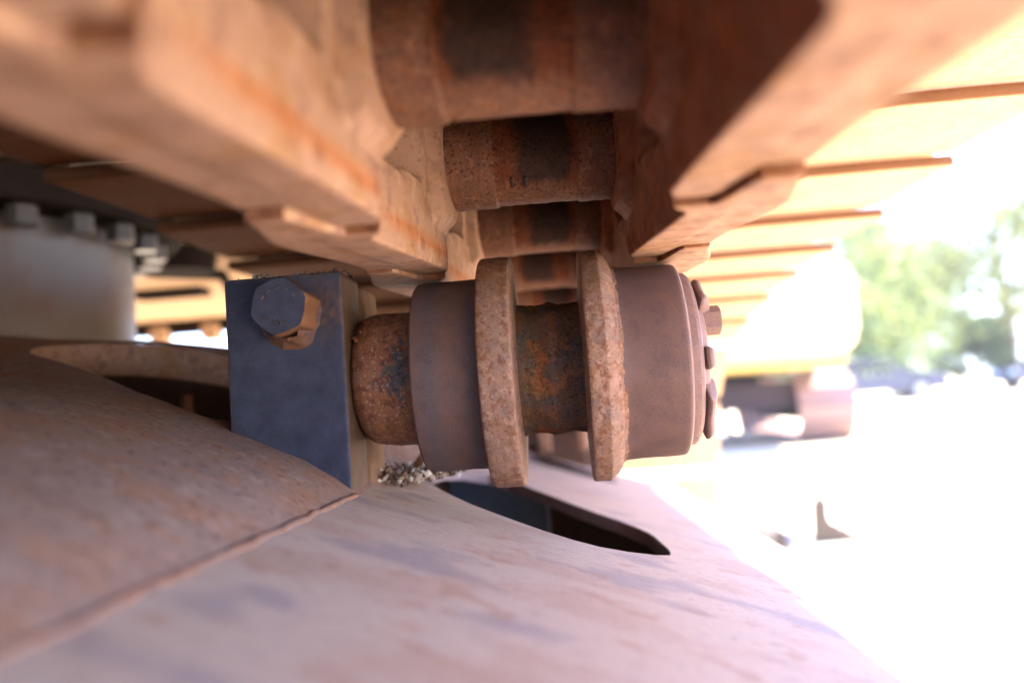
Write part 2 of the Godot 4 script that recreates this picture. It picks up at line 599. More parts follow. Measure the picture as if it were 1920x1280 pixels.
func build_frame() -> void:
	var t := thing("crawler_undercarriage", "dusty brown track frame with sloping top plate and long slot holes", "undercarriage")
	var slot := PackedVector2Array([Vector2(-0.126, -0.67), Vector2(-0.120, -0.84), Vector2(-0.075, -0.885), Vector2(-0.036, -0.825), Vector2(0.01, -0.755), Vector2(0.046, -0.718), Vector2(0.060, -0.682), Vector2(0.062, -0.64), Vector2(0.0645, -0.60), Vector2(0.060, -0.566), Vector2(0.022, -0.526), Vector2(-0.01, -0.526), Vector2(-0.044, -0.55), Vector2(-0.078, -0.582)])
	var slot2 := PackedVector2Array()
	for q in slot:
		slot2.append(Vector2(q.x + 0.01, q.y - 0.80))
	var made := sheet(-0.15, 0.205, -1.78, 1.1, 0.02, plate_y, [hole_of(slot, 1), hole_of(slot2, 1)], 0.011)
	# rub marks and rust run along the plate
	var top := put("sloping_top_plate", (made[0] as Shape).mesh(), mats.frame, t)
	for rim in made[1]:
		put("slot_rim", rim.mesh(40, func(p: Vector3, n: Vector3) -> Color: return Color(0.95, 0.97, 1.12)), mats.tread, t)
	# rounded outer edge and side wall
	var side := Shape.new()
	var prof := PackedVector2Array([Vector2(0.205, 0.0)])
	for k in 7:
		var a := lerpf(1.26, 0.0, k / 6.0)
		prof.append(Vector2(0.2005 + 0.015 * cos(a), -0.0143 + 0.015 * sin(a)))
	prof.append(Vector2(0.2155, -0.35))
	for k in 30:
		var z := lerpf(1.1, -1.78, k / 29.0)
		for q in prof:
			side.vert(Vector3(q.x, plate_y(0.205, z) + q.y, z))
	for k in 29:
		for m in prof.size() - 1:
			var o := k * prof.size() + m
			side.quad(o, o + 1, o + prof.size() + 1, o + prof.size())
	var fl := side.v[side.i[2]] - side.v[side.i[0]]
	var nn := (side.v[side.i[3 * 40 + 2]] - side.v[side.i[3 * 40]]).cross(side.v[side.i[3 * 40 + 1]] - side.v[side.i[3 * 40]])
	if nn.x < 0.0:
		side.flip()
	put("outer_side_plate", side.mesh(), mats.frame, t)
	# inside of the box section
	put("inner_floor", box(Vector3(-1.25, 0.42, -1.78), Vector3(0.21, 0.44, 1.1), 0.004).mesh(), mats.barrel, t)
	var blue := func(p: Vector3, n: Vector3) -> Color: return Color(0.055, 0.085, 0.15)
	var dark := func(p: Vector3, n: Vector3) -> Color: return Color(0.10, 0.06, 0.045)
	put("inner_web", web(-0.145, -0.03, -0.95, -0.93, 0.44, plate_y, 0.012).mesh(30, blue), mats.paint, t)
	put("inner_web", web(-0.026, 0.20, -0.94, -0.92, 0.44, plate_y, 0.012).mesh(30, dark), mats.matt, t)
	var bead := PackedVector3Array()
	for k in 12:
		bead.append(Vector3(-0.028, lerpf(0.45, 0.693, k / 11.0), -0.9275))
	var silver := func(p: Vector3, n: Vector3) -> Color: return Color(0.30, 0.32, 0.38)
	put("weld_bead", tube(bead, 0.0035).mesh(60, silver), mats.paint, t)
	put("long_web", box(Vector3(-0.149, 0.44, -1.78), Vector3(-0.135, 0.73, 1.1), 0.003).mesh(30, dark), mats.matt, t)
	# second slot: web behind it
	put("inner_web", web(-0.145, 0.20, -1.76, -1.74, 0.44, plate_y, 0.012).mesh(30, blue), mats.paint, t)
	# hidden idler wheel, added to close off light from ahead
	var idler := put("idler_wheel", lathe(PackedVector2Array([Vector2(-0.085, 0.0), Vector2(-0.085, 0.29), Vector2(-0.045, 0.30), Vector2(-0.042, 0.345), Vector2(0.042, 0.345), Vector2(0.045, 0.30), Vector2(0.085, 0.29), Vector2(0.085, 0.0)]), 64).mesh(30), mats.barrel, t)
	idler.position = Vector3(CHAIN_X, 0.475, -1.935)
	# stub plates behind the bracket
	put("frame_rib", box(Vector3(-0.21, 0.66, -0.735), Vector3(-0.119, 0.796, -0.69), 0.006).mesh(), mats.barrel, t)

	# leg that rises to the middle of the machine
	var g := thing("carbody_leg", "rusty brown leg plate rising left of the weld seam, with large oval hole", "machine leg")
	var hole := PackedVector2Array([Vector2(-0.395, -0.635), Vector2(-0.345, -0.595), Vector2(-0.294, -0.556), Vector2(-0.25, -0.522), Vector2(-0.222, -0.508), Vector2(-0.212, -0.54), Vector2(-0.212, -0.70), Vector2(-0.235, -0.742), Vector2(-0.302, -0.758), Vector2(-0.405, -0.775), Vector2(-0.462, -0.757), Vector2(-0.472, -0.72), Vector2(-0.44, -0.67)])
	var lm := sheet(-1.25, -0.118, -0.805, 1.1, 0.02, leg_top, [hole_of(hole)], 0.030)
	put("leg_top_plate", (lm[0] as Shape).mesh(), mats.leg, g)
	for rim in lm[1]:
		put("hole_rim", rim.mesh(), mats.link, g)
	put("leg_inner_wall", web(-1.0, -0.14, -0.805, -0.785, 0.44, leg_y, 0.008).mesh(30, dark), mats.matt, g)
	put("leg_side_wall", web(-1.25, -1.24, 1.08, -0.80, 0.44, leg_y, 0.004).mesh(30, dark), mats.matt, g)  # wall out of view, added to keep light out of the leg box
	put("leg_end_wall", web(-1.24, -0.14, 1.09, 1.08, 0.44, leg_y, 0.004).mesh(30, dark), mats.matt, g)  # unseen end wall, added to close the leg box against light
	var rb := PackedVector3Array()
	for k in 10:
		rb.append(Vector3(-0.36, lerpf(0.5, 0.83, k / 9.0), -0.782))
	put("weld_bead", tube(rb, 0.006).mesh(60, func(p: Vector3, n: Vector3) -> Color: return Color(0.30, 0.12, 0.05)), mats.paint, g)
	# weld seam between leg and frame plate
	var rng := RandomNumberGenerator.new()
	rng.seed = 9
	var seam := PackedVector3Array()
	for k in 90:
		var z := lerpf(-0.485, 0.3, k / 89.0)
		var x := -0.175
		while x < -0.119 and leg_top(x, z) > plate_y(x, z) + 0.0004:
			x += 0.001
		seam.append(Vector3(x + 0.0015 + rng.randf_range(-0.0003, 0.0003), plate_y(x, z) - 0.0009, z))
	put("weld_seam", tube(seam, 0.0021, 10, 0.15, rng).mesh(60, func(p: Vector3, n: Vector3) -> Color: return Color(0.92, 0.80, 0.74)), mats.leg, g)

# an upright plate across the frame whose top follows the sheet above it
func web(x0: float, x1: float, z0: float, z1: float, y0: float, height: Callable, below: float) -> Shape:
	return block(Vector3(0.5, 0.5, 0.5), 0.004, 24, 2, 1, func(p: Vector3) -> Vector3:
		var x := lerpf(x0, x1, p.x + 0.5)
		var z := lerpf(z0, z1, p.z + 0.5)
		return Vector3(x, lerpf(y0, height.call(x, z) - below, p.y + 0.5), z))

func build_dirt() -> void:
	var rng := RandomNumberGenerator.new()
	rng.seed = 31
	var s := Shape.new()
	var tones := [Color(0.42, 0.37, 0.33), Color(0.36, 0.26, 0.19), Color(0.18, 0.12, 0.09), Color(0.10, 0.07, 0.055), Color(0.72, 0.69, 0.65)]
	for k in 520:
		var u := rng.randf()
		var x := -0.140 + 0.058 * u
		var z := -0.512 - 0.11 * u - rng.randf() * 0.07
		var hgt := 0.012 * (1.0 - absf(u - 0.35)) * rng.randf()
		var c := lump(rng, Vector3(x, maxf(leg_y(minf(x, -0.12), -0.5), plate_y(x, z)) + 0.001 + hgt, z), Vector3(rng.randf_range(0.0008, 0.0040), rng.randf_range(0.0004, 0.0014), rng.randf_range(0.0008, 0.0040)))
		var tone: Color = tones[rng.randi() % 5]
		for q in c.c.size():
			c.c[q] = tone
		s.join(c)
	var d := put("dirt", s.mesh(1.0), mats.dirt)
	d.set_meta("kind", "stuff")
	tag(d, "heap of pale dirt chips at the foot of the blue bracket", "dirt")
	var s2 := Shape.new()
	for k in 90:
		var ctr: float = [-0.185, -0.18, -0.155, -0.15, -0.137, -0.132][rng.randi() % 6]
		var x := clampf(ctr + rng.randfn() * 0.005, -0.196, -0.131)
		var c := lump(rng, Vector3(x, 0.8868 + rng.randf() * 0.002, -0.497 - rng.randf() * 0.03), Vector3.ONE * rng.randf_range(0.0007, 0.0025))
		var tone: Color = tones[rng.randi() % 5]
		for q in c.c.size():
			c.c[q] = tone * Color(0.7, 0.7, 0.75)
		s2.join(c)
	var e := put("dirt", s2.mesh(1.0), mats.dirt)
	e.set_meta("kind", "stuff")
	tag(e, "grey dirt crumbs lying on the top edge of the blue bracket", "dirt")

# ------------------------------------------------------------------ bracket and roller
const AXIS := Vector3(0, 0.8205, -0.53)

func make_bracket(label: String, clean: bool) -> Node3D:
	var t := thing("roller_bracket", label, "roller bracket", Vector3(-0.164, 0.76, -0.53))
	var o := -t.position
	var blue := Color(0.054, 0.062, 0.098)
	var tan := Color(0.125, 0.075, 0.048)
	var paint := func(p: Vector3, n: Vector3) -> Color:
		var w := wear.get_noise_3dv(p * 60.0)
		var front := smoothstep(0.35, 0.75, n.z + 0.15 * w) if clean else 0.0
		var top := smoothstep(0.5, 0.8, n.y) * 0.7
		var c := tan.lerp(blue, maxf(front, top if clean else 0.0)) * (1.0 + 0.25 * w)
		# rubbed edges, dust that settled right of the bolt
		var fine := wear.get_noise_3dv(p * 260.0)
		var e := minf(0.036 - absf(p.x), minf(0.126 - p.y, 0.09))
		var rub := smoothstep(0.0022, 0.0, e - 0.0012 * fine) * front * 0.45
		var dust := exp(-(pow((p.x - 0.026) / 0.012, 2.0) + pow((p.y - 0.105) / 0.018, 2.0))) * front * smoothstep(-0.5, 0.5, fine + 0.4 * w)
		return c.lerp(Color(0.20, 0.16, 0.14), rub).lerp(Color(0.17, 0.10, 0.065), clampf(dust * 0.8, 0.0, 1.0))
	var front := block(Vector3(0.036, 0.09, 0.0205), 0.0024, 40, 80, 8, func(p: Vector3) -> Vector3:
		# trimmed lower right corner, slightly uneven faces
		var q := p
		if q.x > 0.03 and q.y < -0.03:
			q.x -= (q.x - 0.03) * 0.25 * smoothstep(-0.03, -0.06, q.y)
		q.z += 0.0006 * wear.get_noise_3d(p.x * 45.0, p.y * 45.0, 0.0)
		return q)
	for k in front.v.size():
		front.v[k] += Vector3(-0.164, 0.796, -0.5105) + o
	put("front_jaw", front.mesh(35, paint), mats.bracket, t)
	var back := box(Vector3(-0.199, 0.70, -0.577), Vector3(-0.1265, 0.883, -0.5345), 0.004, Vector3i(6, 12, 6))
	for k in back.v.size():
		back.v[k] += o + Vector3(0.0008, 0.0008, 0.0005) * wear.get_noise_3dv(back.v[k] * 50.0)
	put("rear_jaw", back.mesh(35, func(p: Vector3, n: Vector3) -> Color: return Color(0.24, 0.15, 0.095) * (1.0 + 0.35 * wear.get_noise_3dv(p * 70.0))), mats.matt, t)
	put("clamp_shim", box(Vector3(-0.196, 0.72, -0.536), Vector3(-0.131, 0.878, -0.53), 0.001).mesh(), mats.barrel, t).position = o
	# bolt head: painted face, dusty flanks
	var bolt := hex_head(0.0178, 0.027, 0.31)
	var brown := Color(0.24, 0.12, 0.065)
	var bp := func(p: Vector3, n: Vector3) -> Color:
		var w := wear.get_noise_3dv(p * 110.0)
		var dusty := smoothstep(0.1, 0.5, n.x * 0.9 - n.y * 0.5 + 0.25 * w) * (1.0 - smoothstep(0.6, 0.9, n.z))
		return (blue * 1.05).lerp(brown, dusty if clean else 1.0) * (1.0 + 0.3 * w)
	var hb := put("bolt_head", bolt.mesh(28, bp), mats.bracket, t)
	hb.position = Vector3(-0.1578, 0.8640, -0.4895) + o
	# raised marks on the bolt face
	var marks := Shape.new()
	for k in 5:
		var a := 0.6 + k * 0.5
		marks.join(box(Vector3(-0.0012, -0.0006, 0.0), Vector3(0.0012, 0.0006, 0.0009), 0.0003), Transform3D(Basis(Vector3.BACK, a + 1.57), Vector3(cos(a) * 0.0105, sin(a) * 0.0105, 0.0268)))
	for k in 3:
		var ring := Shape.new()
		var pts := PackedVector3Array()
		for q in 13:
			pts.append(Vector3(cos(TAU * q / 12) * 0.0016, sin(TAU * q / 12) * 0.0016, 0.0272))
		marks.join(tube(pts, 0.00035, 6), Transform3D(Basis(), Vector3(-0.007 + 0.0032 * k, -0.006 - 0.002 * k, 0)))
	put("stamped_marks", marks.mesh(40, bp), mats.paint, hb)
	# a ring of caked dirt round the bolt
	var cake := lathe(refine(PackedVector2Array([Vector2(0.0, 0.0222), Vector2(0.003, 0.0205), Vector2(0.008, 0.0186), Vector2(0.018, 0.0165)]), 0.002), 48, func(x: float, a: float, r: float) -> float:
		return 0.0022 * wear.get_noise_3d(cos(a) * 3.0, sin(a) * 3.0, x * 150.0) - 0.006 * smoothstep(-0.1, 0.5, -sin(a - 0.4)))
	var cm := put("caked_dirt", cake.mesh(60, func(p: Vector3, n: Vector3) -> Color: return brown.lerp(blue, smoothstep(0.15, -0.5, n.z * -0.0 + p.z * 40.0 + 0.1) * 0.6) * 1.1), mats.paint, t)
	cm.transform = Transform3D(Basis(Vector3.UP, -PI / 2), Vector3(-0.1568, 0.8630, -0.4895) + o)
	return t

func make_roller(label: String) -> Node3D:
	var t := thing("carrier_roller", label, "track roller", AXIS)
	var bumpy := func(x: float, a: float, r: float) -> float:
		return 0.0005 * wear.get_noise_3d(cos(a) * r * 160.0, sin(a) * r * 160.0, x * 160.0) + 0.0004 * wear.get_noise_3d(cos(a) * r * 40.0, sin(a) * r * 40.0, x * 40.0)
	var calm := func(x: float, a: float, r: float) -> float:
		return 0.00012 * wear.get_noise_3d(cos(a) * r * 60.0, sin(a) * r * 60.0, x * 60.0)
	# bands of blue-grey wear on the treads
	var tp := func(p: Vector3, n: Vector3) -> Color:
		var w := wear.get_noise_3dv(p * 30.0)
		var band := exp(-pow((p.x + 0.077) / 0.006, 2.0)) * 0.7 + exp(-pow((p.x + 0.053) / 0.004, 2.0)) * 0.8
		return Color(0.62, 0.58, 0.55).lerp(Color(0.38, 0.50, 0.64), clampf(band * (1.0 + 0.5 * w), 0.0, 1.0)) * (1.0 + 0.15 * w)
	var tl := PackedVector2Array([Vector2(-0.0882, 0.030), Vector2(-0.0882, 0.0565), Vector2(-0.0878, 0.0580), Vector2(-0.0866, 0.0590), Vector2(-0.080, 0.0595), Vector2(-0.060, 0.0593), Vector2(-0.052, 0.0596), Vector2(-0.0475, 0.0606), Vector2(-0.044, 0.062)])
	put("tread", lathe(refine(tl, 0.003), 140, calm).mesh(35, tp), mats.tread, t)
	var fp := func(p: Vector3, n: Vector3) -> Color:
		var w := wear.get_noise_3dv(p * 45.0)
		return Color(0.85, 0.80, 0.76).lerp(Color(0.80, 0.68, 0.58), clampf(0.4 + 1.0 * w, 0.0, 1.0)) * (1.0 + 0.25 * w)
	var f1 := PackedVector2Array([Vector2(-0.0478, 0.040), Vector2(-0.0480, 0.0680), Vector2(-0.0477, 0.0700), Vector2(-0.0469, 0.0711), Vector2(-0.0455, 0.0716), Vector2(-0.0385, 0.0718), Vector2(-0.0305, 0.0718), Vector2(-0.0292, 0.0714), Vector2(-0.0285, 0.0706), Vector2(-0.0282, 0.0670), Vector2(-0.0275, 0.0480), Vector2(-0.0265, 0.038)])
	put("flange", lathe(refine(f1, 0.0022), 180, bumpy).mesh(28, fp), mats.flange, t)
	var f2 := PackedVector2Array([Vector2(0.0112, 0.038), Vector2(0.0120, 0.048), Vector2(0.0130, 0.0700), Vector2(0.0135, 0.0711), Vector2(0.0146, 0.0716), Vector2(0.0175, 0.0717), Vector2(0.0236, 0.0717), Vector2(0.0246, 0.0712), Vector2(0.0290, 0.0672), Vector2(0.0310, 0.0640), Vector2(0.0320, 0.0612), Vector2(0.0345, 0.0600)])
	put("flange", lathe(refine(f2, 0.0022), 180, bumpy).mesh(28, fp), mats.flange, t)
	var tr := PackedVector2Array([Vector2(0.0325, 0.0606), Vector2(0.0360, 0.0598), Vector2(0.0450, 0.0594), Vector2(0.0600, 0.0594), Vector2(0.0690, 0.0592), Vector2(0.0708, 0.0586), Vector2(0.0718, 0.0572), Vector2(0.0722, 0.0555), Vector2(0.0722, 0.030)])
	put("tread", lathe(refine(tr, 0.003), 140, calm).mesh(35, func(p: Vector3, n: Vector3) -> Color:
		var w := wear.get_noise_3dv(p * 30.0 + Vector3.ONE * 7.0)
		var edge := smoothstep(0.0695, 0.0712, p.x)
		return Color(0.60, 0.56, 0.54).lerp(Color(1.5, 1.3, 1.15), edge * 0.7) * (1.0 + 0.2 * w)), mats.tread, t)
	var bl := PackedVector2Array([Vector2(-0.029, 0.0418), Vector2(-0.022, 0.0402), Vector2(-0.014, 0.0400), Vector2(-0.0105, 0.0404), Vector2(-0.008, 0.0414), Vector2(-0.005, 0.0413), Vector2(-0.002, 0.0402), Vector2(0.005, 0.0400), Vector2(0.0135, 0.0412)])
	put("barrel", lathe(refine(bl, 0.0012), 160, func(x: float, a: float, r: float) -> float:
		return bumpy.call(x, a, r) * 1.5 + 0.0006 * wear.get_noise_3d(cos(a) * 3.0, sin(a) * 3.0, x * 220.0)).mesh(50, func(p: Vector3, n: Vector3) -> Color:
		var w := wear.get_noise_3d(p.x * 60.0, p.y * 25.0, p.z * 25.0)
		var lft := smoothstep(0.000, -0.016, p.x + 0.01 * w)
		return Color(0.85, 0.88, 1.0).lerp(Color(1.25, 0.95, 0.75), lft) * (1.0 + 0.35 * w)), mats.barrel, t)
	# right end cover
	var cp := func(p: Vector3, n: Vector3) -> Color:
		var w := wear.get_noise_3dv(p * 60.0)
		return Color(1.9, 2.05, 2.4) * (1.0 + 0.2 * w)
	var cap := PackedVector2Array([Vector2(0.0705, 0.0540), Vector2(0.0765, 0.0533), Vector2(0.0785, 0.0518), Vector2(0.0795, 0.0490), Vector2(0.0799, 0.0450), Vector2(0.0828, 0.0425), Vector2(0.0838, 0.0400), Vector2(0.0842, 0.0)])
	var cm := put("end_cover", lathe(refine(cap, 0.004), 96, calm).mesh(30, cp), mats.tread, t)
	for a in [0.62, 1.62, 2.45, 3.6, 4.7, 5.7]:
		# cast ribs round the cover
		var rib := block(Vector3(0.0042, 0.0095, 0.018 if a > 2.0 and a < 3.0 else 0.012 if a < 1.0 else 0.006), 0.0035, 4, 6, 8, func(p: Vector3) -> Vector3:
			var q := p
			q.x *= 1.0 - 0.45 * smoothstep(0.0, 0.0105, p.y)
			q.z *= 1.0 + 0.25 * smoothstep(0.003, -0.005, p.x)
			q.x += 0.0012 * smoothstep(0.0, 0.014, p.z)
			return q)
		var ro := put("cover_rib", rib.mesh(70, cp), mats.tread, cm)
		ro.transform = Transform3D(Basis(Vector3.RIGHT, a), Vector3.ZERO) * Transform3D(Basis(), Vector3(0.0830, 0.0400, 0.0))
	var pl := put("fill_plug", hex_head(0.0088, 0.0125, 0.52).mesh(30, cp), mats.tread, cm)
	pl.transform = Transform3D(Basis(Vector3.UP, PI / 2), Vector3(0.0815, 0.0205, 0.026))
	# shaft and sealing collar on the left
	var co := PackedVector2Array([Vector2(-0.1290, 0.0300), Vector2(-0.1275, 0.0325), Vector2(-0.1250, 0.0362), Vector2(-0.1205, 0.0392), Vector2(-0.1140, 0.0408), Vector2(-0.1050, 0.0416), Vector2(-0.0960, 0.0418), Vector2(-0.0880, 0.0417)])
	put("shaft_collar", lathe(refine(co, 0.0015), 150, func(x: float, a: float, r: float) -> float:
		return bumpy.call(x, a, r) + 0.0022 * smoothstep(0.4, 1.0, cos(a)) * smoothstep(-0.095, -0.12, x) * (0.6 + wear.get_noise_3d(x * 150.0, sin(a) * 6.0, 2.0))).mesh(50, func(p: Vector3, n: Vector3) -> Color:
		# what is left of a coat of blue paint
		var w := wear.get_noise_3dv(p * 190.0) + 0.6 * wear.get_noise_3dv(p * 60.0)
		var spot := Vector2((p.x + 0.098) / 0.012, (p.y - 0.003) / 0.02).length()
		var b := smoothstep(0.15, 0.45, w + 1.0 - spot) * 0.95
		return Color(1.1, 0.95, 0.85).lerp(Color(0.22, 0.5, 1.4), b) * (1.0 + 0.4 * w * (1.0 - b))), mats.collar, t)
	put("shaft", lathe(PackedVector2Array([Vector2(-0.19, 0.0), Vector2(-0.19, 0.027), Vector2(-0.11, 0.027)]), 48).mesh(), mats.barrel, t)
	# clods baked on top of the collar
	var rng := RandomNumberGenerator.new()
	rng.seed = 4
	var s := Shape.new()
	for k in 160:
		var x := rng.randf_range(-0.1265, -0.089)
		var a := rng.randfn() * 0.5
		var rr := 0.0405 - 0.004 * smoothstep(-0.115, -0.128, x)
		s.join(lump(rng, Vector3(x, cos(a) * rr, sin(a) * rr), Vector3.ONE * rng.randf_range(0.0009, 0.0026)))
	for k in s.c.size():
		s.c[k] = Color(0.72, 0.5, 0.36)
	var cd := put("caked_dirt", s.mesh(50), mats.collar, t)
	cd.set_meta("kind", "stuff")
	return t

# ------------------------------------------------------------------ the track above
const PITCH := 0.19
const CHAIN_X := -0.011

func link_shape(side: float) -> Shape:
	var hx := 0.0225
	var hy := 0.0635
	var hz := 0.095
	return block(Vector3(hx, hy, hz), 0.0018, 14, 30, 52, func(p: Vector3) -> Vector3:
		var u := (p.x / hx + 1.0) * 0.5        # 0 outer .. 1 inner
		var v := (p.y / hy + 1.0) * 0.5        # 0 rail .. 1 shoe
		var s := (1.0 - p.z / hz) * 0.5        # 0 near .. 1 far
		var bulge := smoothstep(0.0, 0.34, s) * (1.0 - smoothstep(0.34, 1.0, s))
		var xi := 0.0535 + 0.0125 * (1.0 - s) * smoothstep(-0.06, 0.10, s) + 0.0035 * smoothstep(0.93, 1.0, s)
		var xo := 0.0985 + 0.0095 * bulge
		# ends of the rail are stepped so that neighbours interlock
		var step := smoothstep(0.38, 0.62, u)
		var boss := smoothstep(0.20, 0.42, v)
		var zn := lerpf(lerpf(0.0355, -0.0085, step), 0.036 * sin(PI * clampf(v * 0.8 + 0.12, 0.0, 1.0)), boss)
		var zf := lerpf(lerpf(0.040, -0.004, step), -0.042 * sin(PI * clampf(v * 0.85 + 0.1, 0.0, 1.0)), boss)
		# pocket on the inner face at the near end, on the outer face at the far end
		xo += 0.014 * smoothstep(0.25, 0.40, v) * (1.0 - smoothstep(0.15, 0.4, s))
		xi += 0.026 * smoothstep(0.27, 0.31, v - 0.14 * s) * (1.0 - smoothstep(0.60, 0.66, s + 0.10 * v))
		xo -= 0.021 * smoothstep(0.30, 0.40, v) * smoothstep(0.70, 0.80, s)
		# round boss that holds the bushing, proud of the inner face
		var by := lerpf(-0.068, 0.058, v)
		var bz := lerpf(zn, -PITCH + zf, s) + PITCH
		xi -= 0.0068 * (1.0 - smoothstep(0.040, 0.046, absf(bz))) * smoothstep(-0.046, -0.036, by)
		# a slight bevel above the running edge
		xi += 0.0006 * smoothstep(0.10, 0.0, v)
		var x := lerpf(xo, xi, u)
		var z := lerpf(zn, -PITCH + zf, s)
		var y := lerpf(lerpf(-0.0692, -0.0664, smoothstep(0.0, 0.9, s)), 0.058, v)
		# the shoe side is cut away by the windows for the nuts
		y -= 0.020 * smoothstep(0.93, 1.0, v) * (smoothstep(0.30, 0.36, s) - smoothstep(0.46, 0.52, s))
		return Vector3(side * x, y, z))

func make_segment() -> Node3D:
	var t := thing("track_section", "", "track section")
	var rail := func(p: Vector3, n: Vector3) -> Color:
		var w := wear.get_noise_3dv(p * 22.0)
		var edge := exp(-pow((p.y + 0.0555) / 0.0035, 2.0)) * smoothstep(0.5, 0.8, absf(n.x)) * smoothstep(-0.02, -0.07, p.z)
		var deep := smoothstep(0.075, 0.085, absf(p.x)) * smoothstep(0.5, 0.9, absf(n.x)) * smoothstep(-0.02, 0.0, p.y)
		var c := Color(1, 1, 1).lerp(Color(1.0, 0.62, 0.38), clampf(edge + 0.35 * w, 0.0, 1.0))
		c = c.lerp(Color(0.50, 0.34, 0.25), 0.85 * smoothstep(0.5, 0.8, absf(n.z)) * smoothstep(-0.035, -0.05, p.y))
		return c.lerp(Color(0.50, 0.52, 0.62), deep * 0.7) * (1.0 + 0.25 * w)
	for side in [-1.0, 1.0]:
		# right hand link: shade of its inner face painted in as red brown
		var shaded_inner := func(p: Vector3, n: Vector3) -> Color:
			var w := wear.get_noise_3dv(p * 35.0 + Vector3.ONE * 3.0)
			var shade_mix := smoothstep(0.25, 0.7, -n.x) * smoothstep(-0.35, 0.25, w + 0.25)
			return rail.call(p, n).lerp(Color(0.66, 0.46, 0.38) * (1.0 + 0.6 * w), shade_mix)
		var l := put("link", link_shape(side).outward().mesh(26, shaded_inner if side > 0.0 else rail), mats.link, t)
		l.position.x = CHAIN_X
	# bushing with its dark polished middle
	var bp := PackedVector2Array([Vector2(-0.060, 0.0288), Vector2(-0.042, 0.0290), Vector2(-0.0225, 0.0290), Vector2(-0.0212, 0.0281), Vector2(0.0, 0.0279), Vector2(0.0272, 0.0281), Vector2(0.0285, 0.0290), Vector2(0.060, 0.0288)])
	var b := put("bushing", lathe(refine(bp, 0.0014), 96, func(x: float, a: float, r: float) -> float:
		return 0.0005 * wear.get_noise_3d(cos(a) * 5.0, sin(a) * 5.0, x * 140.0)).mesh(50, func(p: Vector3, n: Vector3) -> Color:
		var w := wear.get_noise_3d(p.x * 90.0, p.y * 60.0, p.z * 60.0)
		var x := p.x + 0.004 * w
		var low := smoothstep(-0.016, -0.024, p.y + 0.004 * w)
		var band := smoothstep(-0.0245, -0.0205, x) * (1.0 - smoothstep(0.027, 0.0305, x)) * (1.0 - low)
		var core := smoothstep(-0.014, -0.002, x) * (1.0 - smoothstep(0.020, 0.025, x))
		var c := Color(0.86, 0.79, 0.72).lerp(Color(0.62, 0.38, 0.22).lerp(Color(0.17, 0.16, 0.17), core), band)
		return c * (1.0 + 0.35 * w)), mats.bushing, t)
	b.position = Vector3(CHAIN_X, 0, -PITCH)
	for x in [-0.0115, -0.0035]:
		var tick := put("stamped_mark", box(Vector3(-0.0009, -0.0034, -0.0006), Vector3(0.0009, 0.0034, 0.0006), 0.0004).mesh(30, func(p: Vector3, n: Vector3) -> Color: return Color(0.05, 0.03, 0.025)), mats.paint, b)
		tick.transform = Transform3D(Basis(Vector3.RIGHT, 0.72), Vector3(x, -0.0188, 0.0214))
	# shoe: tilted plate, rounded near lip, three grousers on its outside
	var sp := func(p: Vector3, n: Vector3) -> Color:
		var w := wear.get_noise_3dv(p * 14.0)
		var lip := smoothstep(0.2, 0.7, n.z)  # shade of the lip face, put into its colour
		var rusty := smoothstep(0.10, -0.14, p.x + 0.06 * w)  # blends to a darker brown towards the left end
		return Color(1, 1, 1).lerp(Color(0.24, 0.135, 0.085), rusty).lerp(Color(0.24, 0.15, 0.12), lip * 0.9) * (1.0 + 0.22 * w)
	var plate := block(Vector3(0.4125, 0.0062, 0.0985), 0.0042, 24, 2, 8, func(p: Vector3) -> Vector3:
		var f := (0.0985 - p.z) / 0.197
		var q := p + Vector3(-0.0075, lerpf(0.0622, 0.0772, f), -0.0585)
		q.y += 0.0005 * wear.get_noise_3d(p.x * 12.0, 1.0, p.z * 12.0)
		return q)
	var sh := put("shoe_plate", plate.mesh(40, sp), mats.shoe, t)
	for k in 3:
		put("grouser", box(Vector3(-0.42, 0.080, -0.13 + 0.06 * k), Vector3(0.405, 0.105, -0.118 + 0.06 * k), 0.003).mesh(), mats.shoe, sh)
	for side in [-1.0, 1.0]:
		for zz in [-0.065, -0.115]:
			var nut := put("shoe_nut", hex_head(0.012, 0.014, 0.0).mesh(), mats.pit, t)
			nut.transform = Transform3D(Basis(Vector3.RIGHT, PI / 2), Vector3(CHAIN_X + side * 0.098, 0.066, zz))
	return t

